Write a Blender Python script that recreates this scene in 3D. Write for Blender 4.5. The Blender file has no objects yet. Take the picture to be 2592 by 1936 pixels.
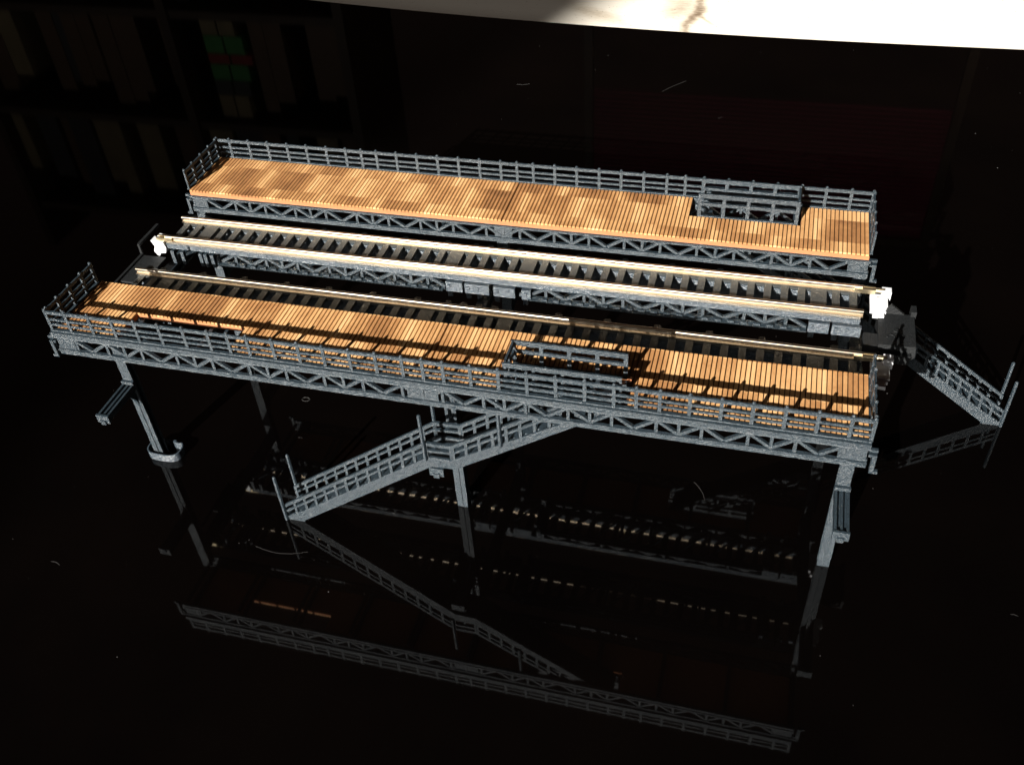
import bpy, math, random
from mathutils import Vector

random.seed(7)
S = 0.001                                   # the model is laid out in millimetres
scene = bpy.context.scene
COL = scene.collection

# ------------------------------------------------------------------ camera
def look(yaw, pitch, roll):
    fwd = Vector((math.sin(yaw) * math.cos(pitch), math.cos(yaw) * math.cos(pitch), math.sin(pitch)))
    right = Vector((math.cos(yaw), -math.sin(yaw), 0.0))
    up = right.cross(fwd)
    c, s = math.cos(roll), math.sin(roll)
    return c * right + s * up, -s * right + c * up, fwd

from mathutils import Matrix
cam = bpy.data.cameras.new('camera')
cam_ob = bpy.data.objects.new('camera', cam); COL.objects.link(cam_ob)
r_, u_, f_ = look(-0.3089, -0.7281, -0.0759)
m = Matrix((r_, u_, -f_)).transposed().to_4x4()
m.translation = Vector((266.27, -241.15, 327.65)) * S
cam_ob.matrix_world = m
cam.sensor_width = 36.0
cam.lens = 36.0 * 2456.6 / 2592.0
cam.clip_start = 0.01
cam.clip_end = 60.0
scene.camera = cam_ob

# ------------------------------------------------------------------ light
world = bpy.data.worlds.new('World'); scene.world = world
world.use_nodes = True
bg = world.node_tree.nodes['Background']
bg.inputs[0].default_value = (1.0, 0.62, 0.48, 1)
bg.inputs[1].default_value = 0.014

def aim(ob, d):
    ob.rotation_euler = Vector(d).to_track_quat('-Z', 'Y').to_euler()

SUN = Vector((7.4, 22.4, -10.7)).normalized()       # the way the light travels
beam = bpy.data.lights.new('window_sunlight', 'SPOT')
beam_ob = bpy.data.objects.new('window_sunlight', beam); COL.objects.link(beam_ob)
lat = Vector((0.949, -0.314, 0.0)); upv = lat.cross(SUN)
R_BEAM, D_BEAM = 0.60, 9.0
target = lat * 0.505 + upv * 0.17
beam_ob.location = target - SUN * D_BEAM
aim(beam_ob, SUN)
beam.energy = 6.0 * 4 * math.pi * math.pi * D_BEAM ** 2
beam.color = (1.0, 0.955, 0.88)
beam.shadow_soft_size = 0.036
beam.spot_size = 2 * math.atan(R_BEAM / D_BEAM)
beam.spot_blend = 0.06

win = bpy.data.lights.new('window_daylight', 'AREA')
win_ob = bpy.data.objects.new('window_daylight', win); COL.objects.link(win_ob)
win.shape = 'RECTANGLE'; win.size = 1.2; win.size_y = 1.0
win_ob.location = (-0.9, -2.6, 1.5)
aim(win_ob, Vector((0.15, 0.1, 0.0)) - Vector(win_ob.location))
win.energy = 26.0
win.color = (1.0, 0.96, 0.90)

scene.render.engine = 'CYCLES'
scene.view_settings.view_transform = 'Standard'
scene.view_settings.look = 'None'
scene.view_settings.exposure = 0.0
scene.view_settings.gamma = 1.0

# ------------------------------------------------------------------ materials
def new_mat(name):
    mt = bpy.data.materials.new(name); mt.use_nodes = True
    nt = mt.node_tree
    return mt, nt, nt.nodes['Principled BSDF']

def nd(nt, t, **kw):
    n = nt.nodes.new(t)
    for k, v in kw.items():
        if k.startswith('i_'):
            n.inputs[k[2:].replace('_', ' ')].default_value = v
        else:
            setattr(n, k, v)
    return n

def link(nt, a, b): nt.links.new(a, b)

def ramp(nt, fac, stops):
    r = nt.nodes.new('ShaderNodeValToRGB')
    el = r.color_ramp.elements
    while len(el) < len(stops): el.new(0.5)
    for e, (p, c) in zip(el, stops):
        e.position = p; e.color = (*c, 1) if len(c) == 3 else c
    link(nt, fac, r.inputs[0])
    return r.outputs[0]

def pos_mm(nt, sc=(1, 1, 1)):
    g = nt.nodes.new('ShaderNodeNewGeometry')
    mp = nt.nodes.new('ShaderNodeMapping')
    mp.inputs['Scale'].default_value = [v / S for v in sc]
    link(nt, g.outputs['Position'], mp.inputs[0])
    return mp.outputs[0]

def mix(nt, fac, a, b, mode='MIX'):
    n = nt.nodes.new('ShaderNodeMix'); n.data_type = 'RGBA'; n.blend_type = mode
    for s_, v in ((n.inputs[0], fac), (n.inputs[6], a), (n.inputs[7], b)):
        if hasattr(v, 'links'): link(nt, v, s_)
        elif isinstance(v, tuple): s_.default_value = (*v, 1) if len(v) == 3 else v
        else: s_.default_value = v
    return n.outputs[2]

def math_(nt, op, a, b=None, c=None):
    n = nt.nodes.new('ShaderNodeMath'); n.operation = op
    for i, v in enumerate((a, b, c)):
        if v is None: continue
        if hasattr(v, 'links'): link(nt, v, n.inputs[i])
        else: n.inputs[i].default_value = v
    return n.outputs[0]

def bump(nt, bs, h, strength=0.3, dist=0.0002):
    b = nt.nodes.new('ShaderNodeBump')
    b.inputs['Strength'].default_value = strength
    b.inputs['Distance'].default_value = dist
    link(nt, h, b.inputs['Height']); link(nt, b.outputs[0], bs.inputs['Normal'])

def plastic(name, base, rough=0.42, axis='z', lay=1.0, spec=0.5):
    """printed plastic with filament layers"""
    mt, nt, bs = new_mat(name)
    p = pos_mm(nt)
    n1 = nd(nt, 'ShaderNodeTexNoise', i_Scale=0.9, i_Detail=4.0, i_Roughness=0.6); link(nt, p, n1.inputs['Vector'])
    n2 = nd(nt, 'ShaderNodeTexNoise', i_Scale=1.9, i_Detail=3.0, i_Roughness=0.7); link(nt, p, n2.inputs['Vector'])
    dark = tuple(v * 0.72 for v in base); light = tuple(min(1, v * 1.35) for v in base)
    c = ramp(nt, n1.outputs[0], [(0.3, dark), (0.7, light)])
    link(nt, c, bs.inputs['Base Color'])
    bs.inputs['Specular IOR Level'].default_value = spec
    rr = math_(nt, 'MULTIPLY_ADD', n2.outputs[0], 0.35, rough - 0.17); link(nt, rr, bs.inputs['Roughness'])
    sep = nt.nodes.new('ShaderNodeSeparateXYZ'); link(nt, p, sep.inputs[0])
    wv = math_(nt, 'SINE', math_(nt, 'MULTIPLY', sep.outputs[{'x': 0, 'y': 1, 'z': 2}[axis]], 2 * math.pi / 0.62))
    h = math_(nt, 'MULTIPLY_ADD', wv, 0.13 * lay, n2.outputs[0])
    bump(nt, bs, h, 1.0, 0.00040)
    return mt

M = {}
M['plastic'] = plastic('dark_printed_plastic', (0.0135, 0.0205, 0.0265), 0.29)
M['ribbed'] = plastic('ribbed_printed_plastic', (0.026, 0.036, 0.046), 0.22, 'z', 1.5, 0.65)
M['base'] = plastic('black_track_plastic', (0.006, 0.0068, 0.0075), 0.55, 'z', 1.0, 0.22)
M['sleeper'] = plastic('sleeper_plastic', (0.018, 0.0205, 0.021), 0.6, 'y', 0.6, 0.35)

def wood_plank():
    mt, nt, bs = new_mat('laser_cut_plywood')
    p = pos_mm(nt)
    sep = nt.nodes.new('ShaderNodeSeparateXYZ'); link(nt, p, sep.inputs[0])
    # rows of veneer with scorched stretches
    row = math_(nt, 'FLOOR', math_(nt, 'DIVIDE', math_(nt, 'ADD', sep.outputs[1], 0.6), 16.5))
    wob = nd(nt, 'ShaderNodeTexNoise', i_Scale=0.06, i_Detail=2.0); link(nt, p, wob.inputs['Vector'])
    xs = math_(nt, 'ADD', math_(nt, 'MULTIPLY', row, 9.3), math_(nt, 'ADD', sep.outputs[0], math_(nt, 'MULTIPLY', wob.outputs[0], 5.0)))
    cell = math_(nt, 'DIVIDE', xs, 25.5)
    comb = nt.nodes.new('ShaderNodeCombineXYZ'); link(nt, math_(nt, 'FLOOR', cell), comb.inputs[0]); link(nt, row, comb.inputs[1])
    wn = nt.nodes.new('ShaderNodeTexWhiteNoise'); link(nt, comb.outputs[0], wn.inputs['Vector'])
    fr = math_(nt, 'FRACT', cell)
    edge = math_(nt, 'MULTIPLY', math_(nt, 'MULTIPLY', fr, math_(nt, 'SUBTRACT', 1.0, fr)), 4.0)
    edge = math_(nt, 'POWER', edge, 0.45)
    big = nd(nt, 'ShaderNodeTexNoise', i_Scale=0.12, i_Detail=3.0); link(nt, p, big.inputs['Vector'])
    sc = math_(nt, 'MULTIPLY', math_(nt, 'MULTIPLY', math_(nt, 'MULTIPLY_ADD', wn.outputs[0], 0.45, 0.35), edge), math_(nt, 'MULTIPLY_ADD', big.outputs[0], 1.1, 0.5))
    fine = nd(nt, 'ShaderNodeTexNoise', i_Scale=1.0, i_Detail=5.0, i_Roughness=0.7)
    mp = nt.nodes.new('ShaderNodeMapping'); mp.inputs['Scale'].default_value = (2.4, 0.7, 1); link(nt, p, mp.inputs[0]); link(nt, mp.outputs[0], fine.inputs['Vector'])
    oi = nt.nodes.new('ShaderNodeObjectInfo')
    v = math_(nt, 'ADD', sc, math_(nt, 'MULTIPLY', math_(nt, 'SUBTRACT', fine.outputs[0], 0.5), 0.55))
    v = math_(nt, 'ADD', v, math_(nt, 'MULTIPLY', math_(nt, 'SUBTRACT', oi.outputs['Random'], 0.5), 0.22))
    c = ramp(nt, v, [(0.0, (0.54, 0.33, 0.158)), (0.30, (0.43, 0.24, 0.100)), (0.6, (0.27, 0.130, 0.048)), (1.0, (0.14, 0.060, 0.022))])
    link(nt, c, bs.inputs['Base Color'])
    bs.inputs['Roughness'].default_value = 0.62
    bs.inputs['Specular IOR Level'].default_value = 0.3
    bump(nt, bs, fine.outputs[0], 0.35, 0.0002)
    return mt
M['plank'] = wood_plank()

def simple_wood(name, c0, c1, sc=1.2):
    mt, nt, bs = new_mat(name)
    p = pos_mm(nt, (0.4, 1, 2.5))
    n = nd(nt, 'ShaderNodeTexNoise', i_Scale=sc, i_Detail=4.0); link(nt, p, n.inputs['Vector'])
    link(nt, ramp(nt, n.outputs[0], [(0.3, c0), (0.7, c1)]), bs.inputs['Base Color'])
    bs.inputs['Roughness'].default_value = 0.75
    bs.inputs['Specular IOR Level'].default_value = 0.2
    return mt
M['kerf'] = simple_wood('charred_kerf', (0.035, 0.013, 0.005), (0.06, 0.022, 0.009))
M['edge'] = simple_wood('plywood_cut_edge', (0.23, 0.085, 0.036), (0.30, 0.120, 0.052))

def metal(name, col, rough, stain=None):
    mt, nt, bs = new_mat(name)
    bs.inputs['Metallic'].default_value = 1.0
    p = pos_mm(nt, (0.05, 1.0, 1.0))
    n = nd(nt, 'ShaderNodeTexNoise', i_Scale=2.0, i_Detail=4.0); link(nt, p, n.inputs['Vector'])
    c2 = stain or tuple(v * 0.75 for v in col)
    link(nt, ramp(nt, n.outputs[0], [(0.35, col), (0.75, c2)]), bs.inputs['Base Color'])
    link(nt, math_(nt, 'MULTIPLY_ADD', n.outputs[0], 0.16, rough - 0.08), bs.inputs['Roughness'])
    bump(nt, bs, n.outputs[0], 0.2, 0.0001)
    return mt
M['rail'] = metal('nickel_silver_rail', (0.80, 0.71, 0.58), 0.29, (0.60, 0.47, 0.33))
M['brass'] = metal('brass_joiner', (0.70, 0.58, 0.38), 0.35)
mt, nt, bs = new_mat('white_plastic'); bs.inputs['Base Color'].default_value = (0.50, 0.51, 0.53, 1); bs.inputs['Roughness'].default_value = 0.4
M['white'] = mt

def table_mat():
    mt, nt, bs = new_mat('gloss_black_lacquer')
    p = pos_mm(nt)
    n = nd(nt, 'ShaderNodeTexNoise', i_Scale=0.012, i_Detail=5.0); link(nt, p, n.inputs['Vector'])
    link(nt, ramp(nt, n.outputs[0], [(0.3, (0.0004, 0.0003, 0.0003)), (0.75, (0.0009, 0.0006, 0.0005))]), bs.inputs['Base Color'])
    bs.inputs['Roughness'].default_value = 0.035
    bs.inputs['IOR'].default_value = 1.52
    return mt
M['table'] = table_mat()

def pale_wood():
    mt, nt, bs = new_mat('pale_figured_wood')
    p = pos_mm(nt)
    sep = nt.nodes.new('ShaderNodeSeparateXYZ'); link(nt, p, sep.inputs[0])
    X, Y = sep.outputs[0], sep.outputs[1]
    big = nd(nt, 'ShaderNodeTexNoise', i_Scale=0.035, i_Detail=5.0); link(nt, p, big.inputs['Vector'])
    fine = nd(nt, 'ShaderNodeTexNoise', i_Scale=0.45, i_Detail=4.0, i_Roughness=0.7)
    mp = nt.nodes.new('ShaderNodeMapping'); mp.inputs['Scale'].default_value = (0.35, 1.3, 1); link(nt, p, mp.inputs[0]); link(nt, mp.outputs[0], fine.inputs['Vector'])
    wob = math_(nt, 'MULTIPLY', math_(nt, 'SUBTRACT', big.outputs[0], 0.5), 18.0)
    def band(slope, x0, y0, w, amp, y1, yw):
        d = math_(nt, 'SUBTRACT', math_(nt, 'ADD', X, wob), math_(nt, 'MULTIPLY_ADD', Y, slope, x0 - slope * y0))
        g = math_(nt, 'POWER', 2.718, math_(nt, 'MULTIPLY', math_(nt, 'POWER', math_(nt, 'DIVIDE', math_(nt, 'ABSOLUTE', d), w), 2.0), -1.0))
        e = math_(nt, 'POWER', 2.718, math_(nt, 'MULTIPLY', math_(nt, 'POWER', math_(nt, 'DIVIDE', math_(nt, 'ABSOLUTE', math_(nt, 'SUBTRACT', Y, y1)), yw), 2.0), -1.0))
        return math_(nt, 'MULTIPLY', math_(nt, 'MULTIPLY', g, e), amp)
    k = math_(nt, 'ADD', band(*B1), band(*B2))
    k = math_(nt, 'ADD', k, math_(nt, 'ADD', band(*B3), band(*B4)))
    k = math_(nt, 'MULTIPLY', k, math_(nt, 'MULTIPLY_ADD', fine.outputs[0], 1.4, 0.3))
    pore = nd(nt, 'ShaderNodeTexVoronoi', i_Scale=0.22); link(nt, p, pore.inputs['Vector'])
    pk = math_(nt, 'MULTIPLY', math_(nt, 'LESS_THAN', pore.outputs['Distance'], 0.13), math_(nt, 'GREATER_THAN', fine.outputs[0], 0.5))
    f = math_(nt, 'ADD', math_(nt, 'ADD', k, math_(nt, 'MULTIPLY', pk, 0.5)), math_(nt, 'MULTIPLY_ADD', fine.outputs[0], 0.25, -0.12))
    link(nt, ramp(nt, f, [(0.0, (0.77, 0.72, 0.63)), (0.35, (0.56, 0.49, 0.39)), (0.75, (0.30, 0.235, 0.17)), (1.0, (0.18, 0.13, 0.085))]), bs.inputs['Base Color'])
    bs.inputs['Roughness'].default_value = 0.7
    bump(nt, bs, fine.outputs[0], 0.4, 0.0004)
    return mt
B1, B2 = (0.12, 181, 650, 5.0, 0.8, 660, 70), (0.1, 165, 665, 13.0, 0.5, 678, 28)
B3, B4 = (-0.75, 194, 650, 2.6, 0.5, 652, 13), (-1.2, 90, 655, 16.0, 0.35, 655, 25)
M['pale_wood'] = pale_wood()
mt, nt, bs = new_mat('dust'); bs.inputs['Base Color'].default_value = (0.042, 0.041, 0.040, 1); bs.inputs['Roughness'].default_value = 0.9
M['dust'] = mt

# ------------------------------------------------------------------ mesh helpers
class MB:
    def __init__(self): self.v = []; self.f = []; self.mi = []
    def quadbox(self, pts, mi=0):
        b = len(self.v); self.v += [tuple(p) for p in pts]
        for q in ((0, 3, 2, 1), (4, 5, 6, 7), (0, 1, 5, 4), (1, 2, 6, 5), (2, 3, 7, 6), (3, 0, 4, 7)):
            self.f.append(tuple(b + i for i in q)); self.mi.append(mi)
        return self
    def box(self, x0, x1, y0, y1, z0, z1, mi=0):
        return self.quadbox([(x0, y0, z0), (x1, y0, z0), (x1, y1, z0), (x0, y1, z0), (x0, y0, z1), (x1, y0, z1), (x1, y1, z1), (x0, y1, z1)], mi)
    def prism_xz(self, poly, y0, y1):
        """polygon in x, z pushed along y"""
        n = len(poly); b = len(self.v)
        self.v += [(x, y0, z) for x, z in poly] + [(x, y1, z) for x, z in poly]
        self.f.append(tuple(range(b, b + n))); self.f.append(tuple(range(b + 2 * n - 1, b + n - 1, -1)))
        self.mi += [0, 0]
        for i in range(n):
            j = (i + 1) % n
            self.f.append((b + i, b + n + i, b + n + j, b + j)); self.mi.append(0)
        return self
    def sweep(self, prof, pts, jit=0.0, closed=True):
        """cross-section (y, z) carried along x stations; prof(list of (y,z))"""
        n = len(prof); b = len(self.v)
        for x in pts:
            for (y, z) in prof:
                self.v.append((x, y + random.uniform(-jit, jit), z + random.uniform(-jit, jit)))
        for k in range(len(pts) - 1):
            for i in range(n):
                j = (i + 1) % n
                self.f.append((b + k * n + i, b + k * n + j, b + (k + 1) * n + j, b + (k + 1) * n + i)); self.mi.append(0)
        self.f.append(tuple(range(b + n - 1, b - 1, -1))); self.f.append(tuple(b + (len(pts) - 1) * n + i for i in range(n)))
        self.mi += [0, 0]
        return self
    def longbox(self, x0, x1, y0, y1, z0, z1, jit=0.07, step=1.6):
        k = max(1, int((x1 - x0) / step))
        return self.sweep([(y0, z0), (y1, z0), (y1, z1), (y0, z1)], [x0 + (x1 - x0) * i / k for i in range(k + 1)], jit)
    def tube(self, pts, rad, n=6):
        pts = [Vector(p) for p in pts]; b = len(self.v)
        for i, p in enumerate(pts):
            t = (pts[min(i + 1, len(pts) - 1)] - pts[max(i - 1, 0)]).normalized()
            a = t.cross(Vector((0, 0, 1)));
            if a.length < 1e-3: a = Vector((1, 0, 0))
            a.normalize(); c = t.cross(a)
            r = rad[i] if isinstance(rad, (list, tuple)) else rad
            for k in range(n):
                g = 2 * math.pi * k / n
                self.v.append(tuple(p + a * math.cos(g) * r + c * math.sin(g) * r))
        for i in range(len(pts) - 1):
            for k in range(n):
                l = (k + 1) % n
                self.f.append((b + i * n + k, b + i * n + l, b + (i + 1) * n + l, b + (i + 1) * n + k)); self.mi.append(0)
        self.f.append(tuple(b + k for k in range(n - 1, -1, -1))); self.f.append(tuple(b + (len(pts) - 1) * n + k for k in range(n)))
        self.mi += [0, 0]
        return self
    def mesh(self, name, mats, smooth=False):
        me = bpy.data.meshes.new(name)
        me.from_pydata([(x * S, y * S, z * S) for x, y, z in self.v], [], self.f)
        for mt_ in (mats if isinstance(mats, (list, tuple)) else [mats]): me.materials.append(mt_)
        for p, i in zip(me.polygons, self.mi):
            p.material_index = i; p.use_smooth = smooth
        import bmesh
        bm = bmesh.new(); bm.from_mesh(me); bmesh.ops.recalc_face_normals(bm, faces=bm.faces); bm.to_mesh(me); bm.free()
        return me

def put(name, me, parent=None, loc=(0, 0, 0), rot=None):
    o = bpy.data.objects.new(name, me); COL.objects.link(o)
    o.parent = parent; o.location = Vector(loc) * S
    if rot: o.rotation_euler = rot
    return o

def thing(name, label, cat, loc=(0, 0, 0), rotz=0.0, group=None):
    o = bpy.data.objects.new(name, None); COL.objects.link(o)
    o.empty_display_size = 0.01
    o.location = Vector(loc) * S; o.rotation_euler = (0, 0, rotz)
    o['label'] = label; o['category'] = cat
    if group: o['group'] = group
    return o

def tag(o, label=None, cat=None, group=None, kind=None):
    for k, v in (('label', label), ('category', cat), ('group', group), ('kind', kind)):
        if v: o[k] = v
    return o

# ------------------------------------------------------------------ the setting: glossy table and pale floor behind it
def table():
    # far edge bows: y(x)
    def edge(x): return 554.5 + 0.00014 * (x - 340.0) ** 2 * (0.4 if x > 340 else 1.0)
    xs = [-900 + 30 * i for i in range(81)]
    mb = MB(); n = len(xs)
    top = [(x, -700, 0) for x in xs] + [(x, edge(x), 0) for x in xs]
    bot = [(x, y, -18) for x, y, _ in top]
    mb.v = top + bot
    for i in range(n - 1):
        mb.f.append((i, i + 1, n + i + 1, n + i)); mb.f.append((2 * n + i, 3 * n + i, 3 * n + i + 1, 2 * n + i + 1))
        mb.f.append((n + i, n + i + 1, 3 * n + i + 1, 3 * n + i)); mb.f.append((i, 2 * n + i, 2 * n + i + 1, i + 1))
    mb.f.append((0, n, 3 * n, 2 * n)); mb.f.append((n - 1, 3 * n - 1, 4 * n - 1, 2 * n - 1))
    mb.mi = [0] * len(mb.f)
    o = put('table_top', mb.mesh('table_top', M['table']))
    tag(o, 'glossy black table top mirroring the model', 'table', kind='structure')
    # pale board lying behind and a little below the table edge
    mb = MB().box(-700, 1200, 500, 1500, -46, -26)
    tag(put('wood_surface', mb.mesh('wood_surface', M['pale_wood'])), 'pale sunlit wood surface beyond the black table edge', 'wood board', kind='structure')
    g = MB().box(-2400, 2400, -1200, 2600, -60, -48).mesh('floor', M['pale_wood'])
    tag(put('floor', g), 'pale floor under the table', 'floor', kind='structure')
table()

# ------------------------------------------------------------------ platforms
L, W, H = 310.0, 33.0, 97.5
POSTS = [0.6, 9.4, 19.7, 29.8, 40, 50.4, 60.8, 71.3, 79.4, 87.5, 97.8, 108, 118, 128.3, 138.5, 148.6, 156.3, 164, 174.2, 184.4,
         194.7, 205, 215.2, 225.3, 233, 241, 251, 261.4, 271.6, 282, 292.3, 302.7, 309.6]
RAILS = [(8.1, 9.6), (4.9, 5.9), (2.4, 3.4)]

def mesh_post(h, w=1.25, finial=True):
    mb = MB().box(-w / 2, w / 2, -0.42, 0.42, 0, h)
    if finial:
        mb.tube([(0, 0, h), (0, 0, h + 0.35), (0, 0, h + 0.75), (0, 0, h + 1.0)], [0.5, 0.75, 0.6, 0.15], 8)
    return mb.mesh('railing_post', M['plastic'])
POST = mesh_post(9.6)
PITCH = 1.73
BEAD = None

def truss(parent, y, z0, z1, x0, x1, sgn, hb=2.4, ht=2.6, panel=15.5, w=1.15, lip=True, name='truss', first=0, plates=(), mat='plastic', sill=None):
    """lattice girder: chords in one mesh, every vertical and diagonal a child"""
    ya, yb = sorted((y - sgn * 0.7, y + sgn * 0.9))
    mb = MB()
    mb.longbox(x0, x1, ya, yb, z1 - ht, z1)
    mb.longbox(x0, x1, ya, yb, z0, z0 + hb * 0.55)
    fa, fb = sorted((y - sgn * 0.2, y + sgn * 1.25))
    mb.longbox(x0, x1, fa, fb, z0 + hb * 0.55, z0 + hb, 0.09)
    if lip:
        la, lb = sorted((y + sgn * 0.88, y + sgn * 1.9)); mb.longbox(x0, x1, la, lb, z1 - ht * 0.62, z1 - 0.15, 0.06)
    t = put(name, mb.mesh('truss_chords', M[mat]), parent)
    zb, zt = z0 + hb, z1 - ht
    vm = MB().box(-w / 2, w / 2, -0.7, 0.7, zb - 0.3, zt + 0.3).mesh('truss_vertical', M[mat])
    half = panel / 2
    def dm(s):
        d = Vector((half * s, 0, zt - zb)); n_ = Vector((-d.z, 0, d.x)).normalized() * (w * 0.52)
        a = Vector((0, 0, zb)) + d * 0.03; b = Vector((0, 0, zb)) + d * 0.97
        return MB().quadbox([(a - n_) + Vector((0, -0.55, 0)), (a + n_) + Vector((0, -0.55, 0)), (a + n_) + Vector((0, 0.75, 0)), (a - n_) + Vector((0, 0.75, 0)),
                             (b - n_) + Vector((0, -0.55, 0)), (b + n_) + Vector((0, -0.55, 0)), (b + n_) + Vector((0, 0.75, 0)), (b - n_) + Vector((0, 0.75, 0))]).mesh('truss_diagonal', M[mat])
    up, dn = dm(1), dm(-1)
    k = 0; x = x0
    while x + panel <= x1 + 0.5:
        if k > 0 and k % 2 == first: put('vertical', vm, t, (x, y, 0))
        put('vertical', vm, t, (x + half, y, 0))
        put('diagonal', up, t, (x, y, 0)); put('diagonal', dn, t, (x + panel, y, 0))
        x += panel; k += 1
    for (a, b) in plates:
        put('gusset_plate', MB().box(a, b, y - 0.45, y + 0.45, zb - 0.2, zt + 0.2).mesh('gusset_plate', M[mat]), t)
    return t

def railing(parent, x0, x1, posts, base, rot=0.0, name='railing', rails=RAILS, post=POST, sill=True, half=0.32):
    """base: local origin; runs along its own x"""
    mb = MB().longbox(x0, x1, -0.8, 0.5, 0, 0.6, 0.05)
    r = put(name, mb.mesh('railing_sill', M['plastic']), parent, base, (0, 0, rot))
    for (a, b) in rails:
        put('rail', MB().longbox(x0, x1, -half, half, a, b, 0.08, 0.9).mesh('rail', M['plastic']), r)
    for p in posts: put('post', post, r, (p, 0, 0))
    return r

def platform(label, loc, rotz, holes, guards):
    P = thing('model_platform', label, 'platform', loc, rotz, 'station platforms on the viaduct')
    ya, yh = 0.95, 16.0
    def segs(lo, hi):
        out = []; x = lo
        for a, b in sorted(holes):
            out.append((x, a)); x = b
        out.append((x, hi)); return out
    base = MB()
    z0, z1 = H - 2.6, H - 0.82
    def slab(x0, x1, y0, y1):
        base.box(x0, x1, y0, y1, z0, z1, 0)
        base.box(x0 + 0.02, x1 - 0.02, y0 + 0.02, y1 - 0.02, z1, z1 + 0.02, 1)
    slab(0.9, L - 0.9, yh, W)
    for a, b in segs(0.9, L - 0.9): slab(a, b, ya, yh)
    deck = put('deck', base.mesh('deck_base', [M['edge'], M['kerf']]), P)
    full = MB().box(-0.705, 0.705, ya + 0.02, W - 0.12, H - 0.78, H)
    short = MB().box(-0.705, 0.705, yh + 0.02, W - 0.12, H - 0.78, H)
    for mbx in (full, short):      # ends a little rounded
        mbx.v = [(x * (0.9 if z > H - 0.1 else 1.0), y, z) for x, y, z in mbx.v]
    fm, sm = full.mesh('plank', M['plank']), short.mesh('plank', M['plank'])
    n = int((L - 2) / PITCH)
    for i in range(n):
        x = 1.0 + PITCH * (i + 0.5)
        cut = any(a - 0.6 < x < b + 0.6 for a, b in holes)
        if x > 155: x += 0.3
        put('plank', sm if cut else fm, deck, (x, 0, random.uniform(-0.05, 0.03)))
    truss(P, 0.0, H - 11.8, H - 0.2, 0.0, L, -1, hb=2.6, ht=3.6, plates=((0.5, 9.5), (149, 161), (300.5, 309.5)))
    truss(P, W - 1.2, H - 11.8, H - 2.75, 0.0, L, 1, hb=2.4, ht=1.5, plates=((0.5, 8), (151, 159), (302, 309.5)))
    # cross members
    jm = MB().box(-0.8, 0.8, 1.3, W - 2.4, H - 4.6, H - 2.65).mesh('joist', M['plastic'])
    jb = MB().box(-0.7, 0.7, 2.7, W - 3.9, H - 11.6, H - 10.2).mesh('cross_tie', M['plastic'])
    for k in range(11):
        put('joist', jm, P, (min(max(31.0 * k, 1.5), L - 1.5), 0, 0)); put('cross_tie', jb, P, (min(max(31.0 * k, 1.5), L - 1.5), 0, 0))
    railing(P, 0, L, POSTS, (0, -0.1, H - 0.2))
    ends = [1.2, 8.2, 16.2, 24.4, W - 1.4]
    railing(P, 0.6, W - 0.6, ends, (0.35, 0, H - 0.2), math.pi / 2, 'end_railing')
    railing(P, 0.6, W - 0.6, ends, (L - 0.35, 0, H - 0.2), math.pi / 2, 'end_railing')
    # clips that join neighbouring platforms
    for sx, xe in ((-1, 0.0), (1, L)):
        for yc in (-0.6, W - 1.2):
            a, b = sorted((xe, xe + sx * 2.6)); c, d = sorted((xe + sx * 1.2, xe + sx * 2.6)); e, g = sorted((xe + sx * 1.2, xe + sx * 4.0))
            put('clip', MB().box(a, b, yc - 0.6, yc + 0.6, H - 4.0, H - 2.9).box(a, b, yc - 0.6, yc + 0.6, H - 6.2, H - 5.3)
                .box(c, d, yc - 0.9, yc + 0.9, H - 13.4, H - 5.0).box(e, g, yc - 0.7, yc + 0.7, H - 13.6, H - 12.7).mesh('clip', M['plastic']), P)
    for (a, b, closed_low) in guards:
        hh = 11.2; gr = [(hh - 2.0, hh), (hh - 5.7, hh - 4.2)]
        gp = mesh_post(hh, 1.5, False)
        k = 4; ps = [a + 0.7 + (b - a - 1.4) * i / k for i in range(k + 1)]
        g = railing(P, a, b, ps, (0, 15.2, H - 0.3), 0, 'stair_guard', gr, gp, half=0.4)
        railing(P, a, b, ps, (0, 2.6, H - 0.3), 0, 'stair_guard', gr, gp, half=0.4)
        xe = a + 0.6 if closed_low else b - 0.6
        railing(P, 3.5, 14.4, [8.9], (xe, 0, H - 0.3), math.pi / 2, 'stair_guard', gr, gp, half=0.4)
    return P

platform('near platform of orange planks with stair guard mid-deck and a bare cut-out at left', (0, 0, 0), 0.0,
         [(28.6, 76.0), (183.5, 229.0)], [(185.5, 227.5, True)])
platform('far platform of orange planks with stair guard at its right end', (L + 1.0, 140.3, 0), math.pi,
         [(28.6, 75.5)], [(30.0, 72.0, True)])

# ------------------------------------------------------------------ tracks
GA = 8.2
def rail_mesh():
    h = 0
    prof = [(-1.35, 0), (1.35, 0), (1.35, 0.3), (0.36, 0.6), (0.34, 1.55), (0.74, 1.8), (0.76, 2.35), (0.66, 2.58), (0.44, 2.70), (0, 2.74),
            (-0.44, 2.70), (-0.66, 2.58), (-0.76, 2.35), (-0.74, 1.8), (-0.34, 1.55), (-0.36, 0.6), (-1.35, 0.3)]
    return MB().sweep(prof, [0, L - 1.0]).mesh('rail', M['rail'])
RAILM = rail_mesh()
def rounded_sleeper(half, w=1.45):
    c = 0.7
    q = 9.7
    poly = [(-w, -q + c), (-w + c, -q), (w - c, -q), (w, -q + c), (w, half - c), (w - c, half), (-w + c, half), (-w, half - c)]
    mb = MB(); n = 8
    mb.v = [(x, y, 84.3) for x, y in poly] + [(x, y, 85.7) for x, y in poly]
    mb.f = [tuple(range(n - 1, -1, -1)), tuple(range(n, 2 * n))] + [(i, (i + 1) % n, n + (i + 1) % n, n + i) for i in range(n)]
    mb.mi = [0] * len(mb.f)
    return mb.mesh('sleeper', M['sleeper'])
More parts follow.
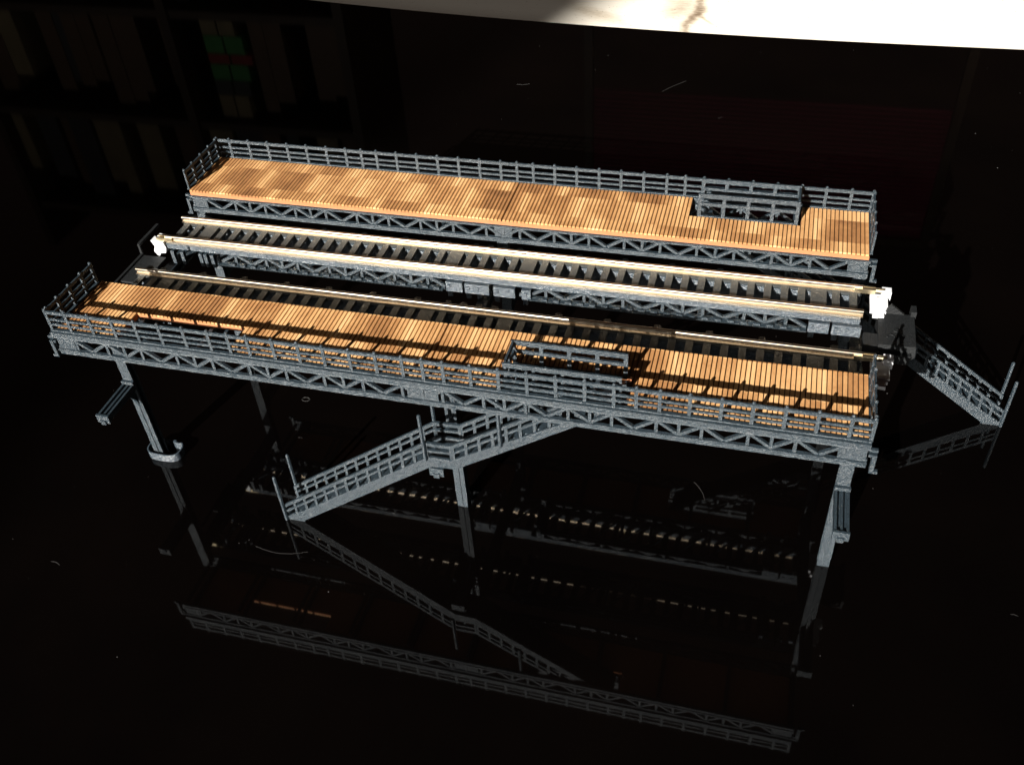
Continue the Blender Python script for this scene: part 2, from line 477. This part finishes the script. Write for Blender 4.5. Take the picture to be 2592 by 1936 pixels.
SL_S, SL_L, SL_W = rounded_sleeper(10.6), rounded_sleeper(14.2), rounded_sleeper(10.6, 3.1)

def track(yc, label, joint_white_left):
    T = thing('model_track', label, 'track', (0, yc, 0.0 if yc > 70 else -0.7), 0, 'tracks between the platforms')
    for s in (-1, 1):
        put('rail', RAILM, T, (0.3 if s < 0 else 0.0, s * GA, 85.7))
        put('rail_bed', MB().longbox(1.0, L - 1.5, s * GA - (2.0 if s > 0 else 1.7), s * GA + 1.7, 84.4, 85.55, 0.02, 4).mesh('rail_bed', M['sleeper']), T)
    p = 6.72; n = 46
    for i in range(n):
        x = 3.4 + p * i
        if i in (2, 20, 25, 43): me = SL_W
        elif i % 3 == 1 or i in (0, 21, 22, 23, 24, 44, 45): me = SL_L
        else: me = SL_S
        put('sleeper', me, T, (x, 0, random.uniform(-0.03, 0.03)))
    # side strips that carry the sleepers
    # metal joiners and the white plastic coupling plates at the ends
    jm = MB().box(0, 8.0, -1.3, -0.55, 0.1, 1.9).box(0, 8.0, 0.55, 1.3, 0.1, 1.9).box(0, 8.0, -1.3, 1.3, -0.15, 0.1).mesh('rail_joiner', M['brass'])
    put('rail_joiner', jm, T, (L - 4.0, GA, 85.75)); put('rail_joiner', jm, T, (-4.0, -GA, 85.75))
    put('rail_joiner', MB().tube([(L - 4, GA + 0.2, 86.6), (L + 7.6, GA + 0.2, 86.8)], 0.95, 8).mesh('rail_joiner', M['brass']), T)
    cp = MB().box(L + 2.4, L + 8.4, -2.6, GA + 0.6, 83.2, 84.6).box(L + 3.4, L + 7.6, -GA + 3.0, -2.6, 83.0, 84.5)
    cp.box(L + 6.6, L + 10.2, GA - 1.2, GA + 2.2, 83.0, 87.2).box(L + 4.6, L + 9.0, -1.5, GA - 2.4, 84.6, 85.2)
    put('coupling_plate', cp.mesh('coupling_plate', M['white']), T)
    if joint_white_left:
        cl = MB().prism_xz([(-6.5, 86.4), (-5.2, 83.4), (-6.4, 80.4), (-4.6, 77.6), (-3.2, 79.8), (-0.4, 80.2), (0.6, 83.0), (-0.2, 86.0), (-2.4, 85.2)], -GA - 2.6, -GA + 1.2)
        cl.box(-5.0, 0.2, -GA + 1.2, -GA + 3.4, 84.6, 86.6)
        put('coupling_plate', cl.mesh('coupling_plate', M['white']), T)
    return T

YA, YB = 90.3, 48.6
track(YA, 'far railway track with bright rails beside the rear platform', True)
track(YB, 'near railway track half hidden by the front platform', False)

def girder(yc, label):
    G = thing('viaduct_girder', label, 'girder', (0, yc, 0.0 if yc > 70 else -0.7), 0, 'girders under the tracks')
    for s in (-1, 1):
        y = s * 9.6
        nm = 'side_truss'
        def band(x0, x1):
            truss(G, y, 76.8, 84.2, x0, x1, s, hb=1.5, ht=1.3, panel=(x1 - x0) / round((x1 - x0) / 15.5), w=1.25, lip=False, name=nm)
        band(28.0, 136.5); band(173.5, 289.0)
        put('top_flange', MB().longbox(1.5, L - 1.5, y - 0.9, y + 0.9, 83.0, 84.25 if s > 0 else 85.75, 0.05).mesh('top_flange', M['ribbed']), G, (0, s * 0.25, 0))
        # lower angle iron, tied to the girder by short lugs
        for x0, x1 in ((27.0, 136.0), (174.0, 289.0)):
            a, b = sorted((y + s * 1.3, y + s * 2.9))
            mb = MB().longbox(x0, x1, a, b, 77.4, 78.0, 0.05)
            x = x0 + 6
            while x < x1: mb.box(x, x + 2.6, a + 0.3, b - 0.3, 78.0, 79.0); x += 5.2
            put('lower_angle', mb.mesh('lower_angle', M['plastic']), G)
        # solid cast pieces over the supports
        f0, f1 = sorted((y + s * 0.4, y + s * 2.2))
        for x0, x1 in ((137.5, 145.0), (146.0, 157.0), (159.0, 168.5), (171.5, 175.5), (289.5, 297.5), (298.5, 309.5)):
            mb = MB().box(x0, x1, f0, f1, 77.6, 82.3)
            k = int((x1 - x0) / 5)
            for i in range(max(1, k)):
                mb.box(x0 + 0.4 + i * 5.0, x0 + 2.6 + i * 5.0, f0 + 0.3, f1 + 0.1 if s > 0 else f1, 74.6, 77.7)
                mb.box(x0 + 1.0 + i * 4.2, x0 + 2.2 + i * 4.2, f0 - 0.5, f1 + 0.5, 79.8, 81.2)
            put('support_casting', mb.mesh('support_casting', M['ribbed']), G)
        for x0 in (3.0, 8.0, 17.5, 20.0, 23.5):
            put('rib', MB().box(x0, x0 + 1.7, f0, f1, 75.5, 82.3).mesh('rib', M['plastic']), G)
    put('web_plate', MB().box(2, L - 2, 5.9, 6.6, 77.0, 84.25).mesh('web_plate', M['ribbed']), G)
    bm_ = MB().box(-0.7, 0.7, -8.4, 5.85, 76.3, 77.9).mesh('cross_tie', M['plastic'])
    for k in range(21): put('cross_tie', bm_, G, (3 + 15.2 * k, 0, 0))
    dg = MB().quadbox([(0, -8.2, 76.6), (1.2, -8.2, 76.6), (13.4, 5.8, 76.6), (12.2, 5.8, 76.6), (0, -8.2, 77.6), (1.2, -8.2, 77.6), (13.4, 5.8, 77.6), (12.2, 5.8, 77.6)]).mesh('wind_brace', M['plastic'])
    for k in range(20): put('wind_brace', dg, G, (4 + 15.2 * k, 0, 0))
    return G
GAo = girder(YA, 'dark lattice girder carrying the far track, coupler block at right end')
GBo = girder(YB, 'dark lattice girder carrying the near track under the front platform')

# coupler block and end frame of the viaduct
cb = MB().prism_xz([(315.5, 76.5), (327.5, 76.5), (329.5, 79.0), (329.0, 84.0), (315.5, 83.4)], -22.0, -2.0)
cb.box(310.2, 315.6, -21.0, -13.5, 78.0, 81.8).box(327.6, 329.6, -3.0, 1.6, 77.0, 86.0).box(316.0, 327.6, -24.0, -21.9, 76.4, 80.8)
cb.prism_xz([(317.5, 83.5), (325.5, 83.7), (320.0, 88.0)], -2.2, -1.0)
cb.tube([(322, -13, 83.4), (322, -13, 84.3)], 0.9, 10)
cb.tube([(320 + 1.4 * math.cos(t), -17.0 + 1.4 * math.sin(t), 83.8) for t in [0.5 * i for i in range(8)]], 0.3, 5)
cb.tube([(323.5 + 1.4 * math.cos(t), -16.6 + 1.4 * math.sin(t), 83.9) for t in [0.5 * i for i in range(8)]], 0.3, 5)
cb.tube([(316, -19.2, 81.0), (318.0, -19.2, 82.6)], 1.1, 8)
put('coupler_block', cb.mesh('coupler_block', M['base']), GAo)
ef = MB().box(-12.4, -11.0, -13, 4.0, 84.4, 85.6).box(-12.2, -11.2, -13.6, -12.7, 78.6, 85.4).box(-12.0, -10.9, -46, -13.0, 79.2, 80.4).box(-10.9, 1.0, -34, -13.5, 78.6, 79.6)
ef.box(-2.0, 0.6, -50, -34, 78.8, 79.8)
put('end_frame', ef.mesh('end_frame', M['base']), GAo)

# ------------------------------------------------------------------ supports
def bent(x, label):
    B = thing('support_frame', label, 'support', (x, 70, 0), 0, 'support frames under the viaduct')
    def col(s):
        # flanged column: face plate, web, back plate
        y = s * 44.0
        mb = MB()
        k = 22
        def ybox(x0, x1, a, b, z0, z1):
            a, b = sorted((y + a * s, y + b * s)); n = 24
            v0 = len(mb.v)
            for i in range(n + 1):
                z = z0 + (z1 - z0) * i / n
                for (px, py) in ((x0, a), (x1, a), (x1, b), (x0, b)):
                    mb.v.append((px + random.uniform(-.08, .08), py + random.uniform(-.05, .05), z))
            for i in range(n):
                for q in range(4):
                    w = (q + 1) % 4; mb.f.append((v0 + i * 4 + q, v0 + i * 4 + w, v0 + i * 4 + 4 + w, v0 + i * 4 + 4 + q)); mb.mi.append(0)
            mb.f.append((v0 + 3, v0 + 2, v0 + 1, v0)); mb.f.append(tuple(v0 + n * 4 + q for q in range(4))); mb.mi += [0, 0]
        ybox(-2.4, 2.4, 0.2, 1.3, 0.0, 85.6)
        ybox(-0.8, 0.8, -1.6, 0.3, 0.0, 85.6)
        ybox(-2.4, 2.4, -2.7, -1.6, 0.0, 85.6)
        mb.box(-0.35, 0.35, min(y + 1.25 * s, y + 1.7 * s), max(y + 1.25 * s, y + 1.7 * s), 1.0, 46.0)
        c = put('column', mb.mesh('column', M['plastic']), B)
        # bracket arm reaching out under the platform edge: channel with a middle rib
        a0, a1 = y + s * 1.35, y + s * 22.6
        lo, hi = min(a0, a1), max(a0, a1)
        am = MB().box(-2.7, 2.7, lo, hi, 44.2, 46.2)
        am.box(-2.7, -1.75, lo, hi, 46.2, 47.5).box(1.75, 2.7, lo, hi, 46.2, 47.5).box(-0.45, 0.45, lo, hi, 46.2, 47.3)
        e0, e1 = sorted((a1, a1 + s * 1.0)); am.box(-3.0, 3.0, e0, e1, 43.6, 47.8)
        e0, e1 = sorted((a1 + s * 0.9, a1 + s * 1.6)); am.box(-1.2, 1.2, e0, e1, 43.0, 45.2)
        e0, e1 = sorted((a0 - s * 0.1, a0 + s * 1.4)); am.box(-2.9, 2.9, e0, e1, 47.4, 49.0)
        put('bracket_arm', am.mesh('bracket_arm', M['plastic']), B)
        gs = MB(); pts = [(0, 44.2), (9.5, 44.2)] + [(9.5 * (1 - math.sin(t)), 44.2 - 12.0 * (1 - math.cos(t))) for t in [0.2 * i for i in range(1, 8)]] + [(0, 31)]
        n = len(pts)
        for xx in (-0.8, 0.8): gs.v += [(xx, a0 + s * q, z) for q, z in pts]
        gs.f = [tuple(range(n)), tuple(range(2 * n - 1, n - 1, -1))] + [(i, n + i, n + (i + 1) % n, (i + 1) % n) for i in range(n)]
        gs.mi = [0] * len(gs.f)
        put('gusset', gs.mesh('gusset', M['plastic']), B)
    col(-1); col(1)
    put('cross_beam', MB().box(-2.4, 2.4, -41.2, 41.2, 70.0, 71.2).box(-0.8, 0.8, -41.2, 41.2, 71.2, 73.6).box(-2.4, 2.4, -41.2, 41.2, 73.6, 74.8).mesh('cross_beam', M['plastic']), B)
    return B
bent(1.6, 'left support frame with columns and bracket arms, coiled strip at its foot')
bent(154.2, 'middle support frame with column beneath the stair landing')
bent(308.6, 'right support frame with columns and bracket arms, under the platform ends')

# ------------------------------------------------------------------ stairs
def stair(label, loc, rotz):
    T = thing('model_staircase', label, 'staircase', loc, rotz, 'staircases down from the platforms')
    Wd = 11.6
    run = [(0.0, -3.6), (9.3, 0.6), (74.5, 49.8), (84.2, 50.2), (133.0, 83.4), (150.0, 94.8)]
    def zb(s):   # underside of the stringer
        for (a, za), (b, zb_) in zip(run, run[1:]):
            if a <= s <= b: return za + (zb_ - za) * (s - a) / (b - a)
        return run[-1][1]
    prof = [9.3, 74.5, 84.2, 150.0]
    for side, y in ((0, 0.0), (1, Wd)):
        y0, y1 = y - 0.55, y + 0.55
        up = [(0.3, 3.9)] + [(9.3, 6.4), (73.6, 54.8), (83.4, 55.2), (149.0, 99.4)]
        up[0] = (0.0, -0.1)
        poly = [(0.0, 0.0), (9.3, 0.0), (9.3, 0.9), (74.5, 49.8), (84.2, 50.2), (149.0, 94.2), (149.0, 97.2), (146.0, 97.0), (83.4, 55.2), (73.4, 54.8), (3.0, 3.2), (0.0, 2.6)]
        st = MB()
        for q0, q1, q2, q3 in ((poly[0], poly[1], (9.3, 7.2), (0.0, 1.0)), ((9.3, 0.9), (74.5, 49.8), (73.4, 54.8), (9.3, 7.0)), ((74.5, 49.8), (84.2, 50.2), (83.4, 55.2), (73.4, 54.8)), ((84.2, 50.2), (149.0, 94.2), (149.0, 97.0), (83.4, 55.2))):
            k = 14
            for i in range(k):
                def lerp(a, b, t): return (a[0] + (b[0] - a[0]) * t, a[1] + (b[1] - a[1]) * t)
                a0, b0 = lerp(q0, q1, i / k), lerp(q0, q1, (i + 1) / k); a1, b1 = lerp(q3, q2, i / k), lerp(q3, q2, (i + 1) / k)
                j = [random.uniform(-.06, .06) for _ in range(8)]
                st.quadbox([(a0[0], y0 + j[0], a0[1]), (b0[0], y0 + j[0], b0[1]), (b0[0], y1, b0[1]), (a0[0], y1, a0[1]), (a1[0], y0 + j[0], a1[1]), (b1[0], y0 + j[0], b1[1]), (b1[0], y1, b1[1]), (a1[0], y1, a1[1])])
        sg = put('stringer', st.mesh('stringer', M['plastic']), T)
        # hand rails: lower flight, landing, upper flight
        rl = MB()
        def bar(p, q, h, yy0, yy1):
            a, b = p, q
            rl.quadbox([(a[0], yy0, a[1]), (b[0], yy0, b[1]), (b[0], yy1, b[1]), (a[0], yy1, a[1]), (a[0], yy0, a[1] + h), (b[0], yy0, b[1] + h), (b[0], yy1, b[1] + h), (a[0], yy1, a[1] + h)])
        hr = put('handrail', MB().box(0, 0.9, y - 0.3, y + 0.3, 0.2, 0.3).mesh('handrail_foot', M['plastic']), T)
        for off, h in ((3.1, 1.15), (6.2, 1.75)):
            for a, b in (((0.2, 0.6 + off), (72.8, 54.8 + off)), ((72.8, 54.8 + off), (83.6, 55.0 + off)), ((83.6, 55.0 + off), (146.0, 97.2 + off if off < 5 else 97.2 + off))):
                rl = MB(); k = 12
                if a[0] > 72 and b[0] < 84: k = 3
                if b[1] > 90: b = (128.0, a[1] + (b[1] - a[1]) * (128.0 - a[0]) / (b[0] - a[0]))
                for i in range(k):
                    jj = random.uniform(-.07, .07)
                    bar((a[0] + (b[0] - a[0]) * i / k, a[1] + (b[1] - a[1]) * i / k + jj), (a[0] + (b[0] - a[0]) * (i + 1) / k, a[1] + (b[1] - a[1]) * (i + 1) / k + jj), h, y - 0.5, y + 0.5)
                put('rail', rl.mesh('rail', M['plastic']), hr)
        def ztop(s):
            for (a, za), (b, zb_) in zip([(0, 0.6), (72.8, 54.8), (83.6, 55.0), (146, 97.2)], [(72.8, 54.8), (83.6, 55.0), (146, 97.2)]):
                if a <= s <= b: return za + (zb_ - za) * (s - a) / (b - a)
            return 97.0
        bal = MB().box(-0.62, 0.62, y - 0.45, y + 0.45, -0.8, 6.5).mesh('baluster', M['plastic'])
        s = 1.0
        while s < 127:
            if not (73.5 < s < 83.0): put('baluster', bal, hr, (s, 0, ztop(s)))
            s += 5.55
        for s in (73.0, 83.4): put('baluster', bal, hr, (s, 0, ztop(s)))
        # tall lamp posts
        for s, zt in ((0.7, 27.8), (72.6, 78.0), (104.0, 92.0)):
            z0 = 0.2 if s < 2 else ztop(s) - 1
            yo = y + (-0.95 if side == 0 else 0.95)
            put('lamp_post', MB().tube([(s, yo, z0), (s, yo, (z0 + zt) / 2), (s, yo, zt - 0.5), (s, yo, zt)], [0.85, 0.8, 0.8, 0.35], 6).mesh('lamp_post', M['plastic']), T)
    tr = MB().box(-2.0, 2.0, 0.5, Wd - 0.5, -0.45, 0.45).mesh('tread', M['plastic'])
    for i in range(15):
        t = (i + 0.5) / 15; put('tread', tr, T, (7.5 + 66 * t, 0, 4.6 + 48.6 * t))
    for i in range(13):
        t = (i + 0.5) / 13; put('tread', tr, T, (85.5 + 60 * t, 0, 54.0 + 41.5 * t))
    so = MB()
    for (a, za), (b, zb_) in (((9.0, 1.4), (74.5, 50.4)), ((84.2, 50.8), (148.0, 94.2))):
        so.quadbox([(a, 0.5, za), (b, 0.5, zb_), (b, Wd - 0.5, zb_), (a, Wd - 0.5, za), (a, 0.5, za + 0.7), (b, 0.5, zb_ + 0.7), (b, Wd - 0.5, zb_ + 0.7), (a, Wd - 0.5, za + 0.7)])
    put('soffit', so.mesh('soffit', M['base']), T)
    put('landing', MB().box(73.4, 84.4, 0.5, Wd - 0.5, 51.0, 52.4).mesh('landing', M['plastic']), T)
    put('landing_foot', MB().box(76.0, 79.0, 1.5, 4.0, 47.9, 51.1).mesh('landing_foot', M['plastic']), T)
    put('foot_plate', MB().box(0.4, 9.2, 0.5, Wd - 0.5, 0.05, 0.9).mesh('foot_plate', M['plastic']), T)
    return T
stair('near staircase descending left with a landing on the middle support', (78.5, 2.0, 0), 0.0)
stair('right staircase standing clear of the far platform, half in shadow', (386.0, 136.0, 0), math.pi)

# ------------------------------------------------------------------ coiled strip round the left foot
path = []
cx, cy, hl, hw = 4.0, 27.2, 8.4, 5.0
for i in range(46):
    t = math.radians(78 + 325 * i / 45)
    c, s = math.cos(t), math.sin(t)
    x = cx + hl * math.copysign(abs(c) ** 0.6, c); y = cy + hw * math.copysign(abs(s) ** 0.75, s)
    path.append((x, y))
for i in range(1, 9):
    path.append((cx + hl - 0.8 - 0.75 * i, cy + 4.4 - 0.35 * i + 0.05 * i * i))
mb = MB(); n = len(path)
for i, (x, y) in enumerate(path):
    a = Vector(path[min(i + 1, n - 1)]) - Vector(path[max(i - 1, 0)]); nn = Vector((-a.y, a.x)).normalized() * 0.28
    for (q, z) in ((-1, 0.02), (1, 0.02), (1, 4.3), (-1, 4.3)):
        mb.v.append((x + nn.x * q, y + nn.y * q, z))
for i in range(n - 1):
    for q in range(4):
        w = (q + 1) % 4; mb.f.append((i * 4 + q, i * 4 + w, i * 4 + 4 + w, i * 4 + 4 + q))
mb.f += [(3, 2, 1, 0), tuple((n - 1) * 4 + q for q in range(4))]; mb.mi = [0] * len(mb.f)
tag(put('coiled_strip', mb.mesh('coiled_strip', M['ribbed'])), 'grey curled plastic strip looped round the left column foot', 'plastic strip')

# ------------------------------------------------------------------ dust and lint on the lacquer
rd = random.Random(11)
du = MB()
for i in range(300):
    x, y = rd.uniform(-260, 520), rd.uniform(-230, 545)
    r = rd.choice([0.12, 0.16, 0.2, 0.26, 0.4]) * rd.uniform(0.7, 1.3) * 0.8
    b = len(du.v)
    pts = [(x + rd.uniform(-r, r), y + rd.uniform(-r, r), 0.01) for _ in range(3)] + [(x + rd.uniform(-r, r) * .4, y + rd.uniform(-r, r) * .4, r)]
    du.v += pts; du.f += [(b, b + 1, b + 3), (b + 1, b + 2, b + 3), (b + 2, b, b + 3), (b + 2, b + 1, b)]; du.mi += [0] * 4
def fibre(p0, p1, bend, r=0.11, n=14):
    r *= 0.4
    a, b = Vector(p0), Vector(p1); d = b - a; nn = Vector((-d.y, d.x))
    du.tube([tuple(a + d * (i / n) + nn * bend * math.sin(math.pi * i / n)) + (r + 0.25 * abs(math.sin(i * 1.3)),) for i in range(n + 1)], r, 4)
fibre((182, 446), (197, 466), 0.02, 0.14); fibre((-34, 352), (-24, 345), 0.05, 0.12); fibre((70, 443), (80, 445), -0.1, 0.12)
fibre((72, -16), (96, -14), -0.10, 0.07); fibre((252, 60), (258, 50), 0.08, 0.10); fibre((300, 340), (312, 341), 0.02, 0.10)
fibre((-13, -43), (-8, -44), 0.1, 0.10); fibre((395, 118), (397, 112), 0.1, 0.10)
for k in range(14):
    x, y = rd.uniform(-120, 440), rd.uniform(-150, 420); t = rd.uniform(0, 6.3); l = rd.uniform(1.5, 4)
    fibre((x, y), (x + l * math.cos(t), y + l * math.sin(t)), rd.uniform(-.2, .2), 0.06, 7)
lp = [(55.0 + 1.4 * math.cos(t) * (1 + 0.1 * t), 76.0 + 1.4 * math.sin(t), 0.3) for t in [0.4 * i for i in range(22)]]
du.tube(lp, 0.06, 4)
tag(put('dust', du.mesh('dust', M['dust'])), 'dust specks and lint scattered over the black table', 'dust', kind='stuff')

# ------------------------------------------------------------------ furniture behind the table, seen only mirrored in the lacquer
def paint(name, c, rough=0.6):
    mt, nt, bs = new_mat(name); n = nd(nt, 'ShaderNodeTexNoise', i_Scale=0.03, i_Detail=4.0); link(nt, pos_mm(nt), n.inputs['Vector'])
    link(nt, ramp(nt, n.outputs[0], [(0.3, tuple(v * 0.8 for v in c)), (0.7, c)]), bs.inputs['Base Color']); bs.inputs['Roughness'].default_value = rough
    return mt
BC = thing('bookcase', 'dark wooden bookcase mirrored dimly in the black table at upper left', 'bookcase', (-1250, 1900, -48))
wd = paint('dark_shelf_wood', (0.05, 0.032, 0.02))
for x in (-560, 60, 520): put('side_panel', MB().box(x - 12, x + 12, -120, 150, 0, 1300).mesh('side_panel', wd), BC)
for z in (20, 290, 560, 850, 1150):
    for a, b in ((-547, 47), (73, 507)): put('shelf', MB().box(a, b, -110, 150, z, z + 20).mesh('shelf', wd), BC)
put('back_panel', MB().box(-572, 532, 151, 160, 2, 1300).mesh('back_panel', wd), BC)
cols = {'tan': paint('tan_spine', (0.20, 0.16, 0.09)), 'green': paint('green_spine', (0.05, 0.22, 0.06)), 'red': paint('red_spine', (0.22, 0.018, 0.018)), 'brown': paint('brown_spine', (0.10, 0.06, 0.035)), 'dark': paint('dark_spine', (0.04, 0.04, 0.04))}
rb = random.Random(5)
for z in (40, 310, 580, 870):
    for lo, hi in ((-545, 44), (75, 500)):
        x = lo
        if lo > 0 and z == 580: x = 260
        while x < hi - 20:
            w = min(rb.uniform(24, 75), hi - x); h = rb.uniform(180, 250)
            if rb.random() < 0.85:
                put('book', MB().box(x, x + w - 2, -95 + rb.uniform(0, 30), 90, z, z + h).mesh('book', cols[rb.choice(['tan', 'brown', 'dark', 'brown', 'dark'] if lo > 0 else ['tan', 'brown', 'dark', 'tan', 'brown'])]), BC)
            x += w
z = 580
for h, c, w in ((44, 'tan', 90), (46, 'green', 105), (26, 'red', 120), (42, 'green', 104), (40, 'dark', 96), (60, 'tan', 84)):
    for a in (0, 0.52): put('book', MB().box(140 + w * a, 140 + w * (a + 0.47), -95, 60, z, z + h - 2).mesh('book', cols[c]), BC)
    z += h
BL = thing('slatted_blind', 'maroon slatted blind mirrored faintly in the table behind the platforms', 'blind', (240, 1900, -48))
mar = paint('maroon_slat', (0.34, 0.04, 0.10))
put('frame', MB().box(-420, -400, -8, 8, 0, 1080).box(400, 420, -8, 8, 0, 1080).box(-420, 420, -8, 8, 1080, 1100).mesh('frame', wd), BL)
slat = MB().quadbox([(-398, -9, 0), (398, -9, 0), (398, 9, 6), (-398, 9, 6), (-398, -9, 2), (398, -9, 2), (398, 9, 8), (-398, 9, 8)]).mesh('slat', mar)
for k in range(29): put('slat', slat, BL, (0, 0, 745 + 11.4 * k))
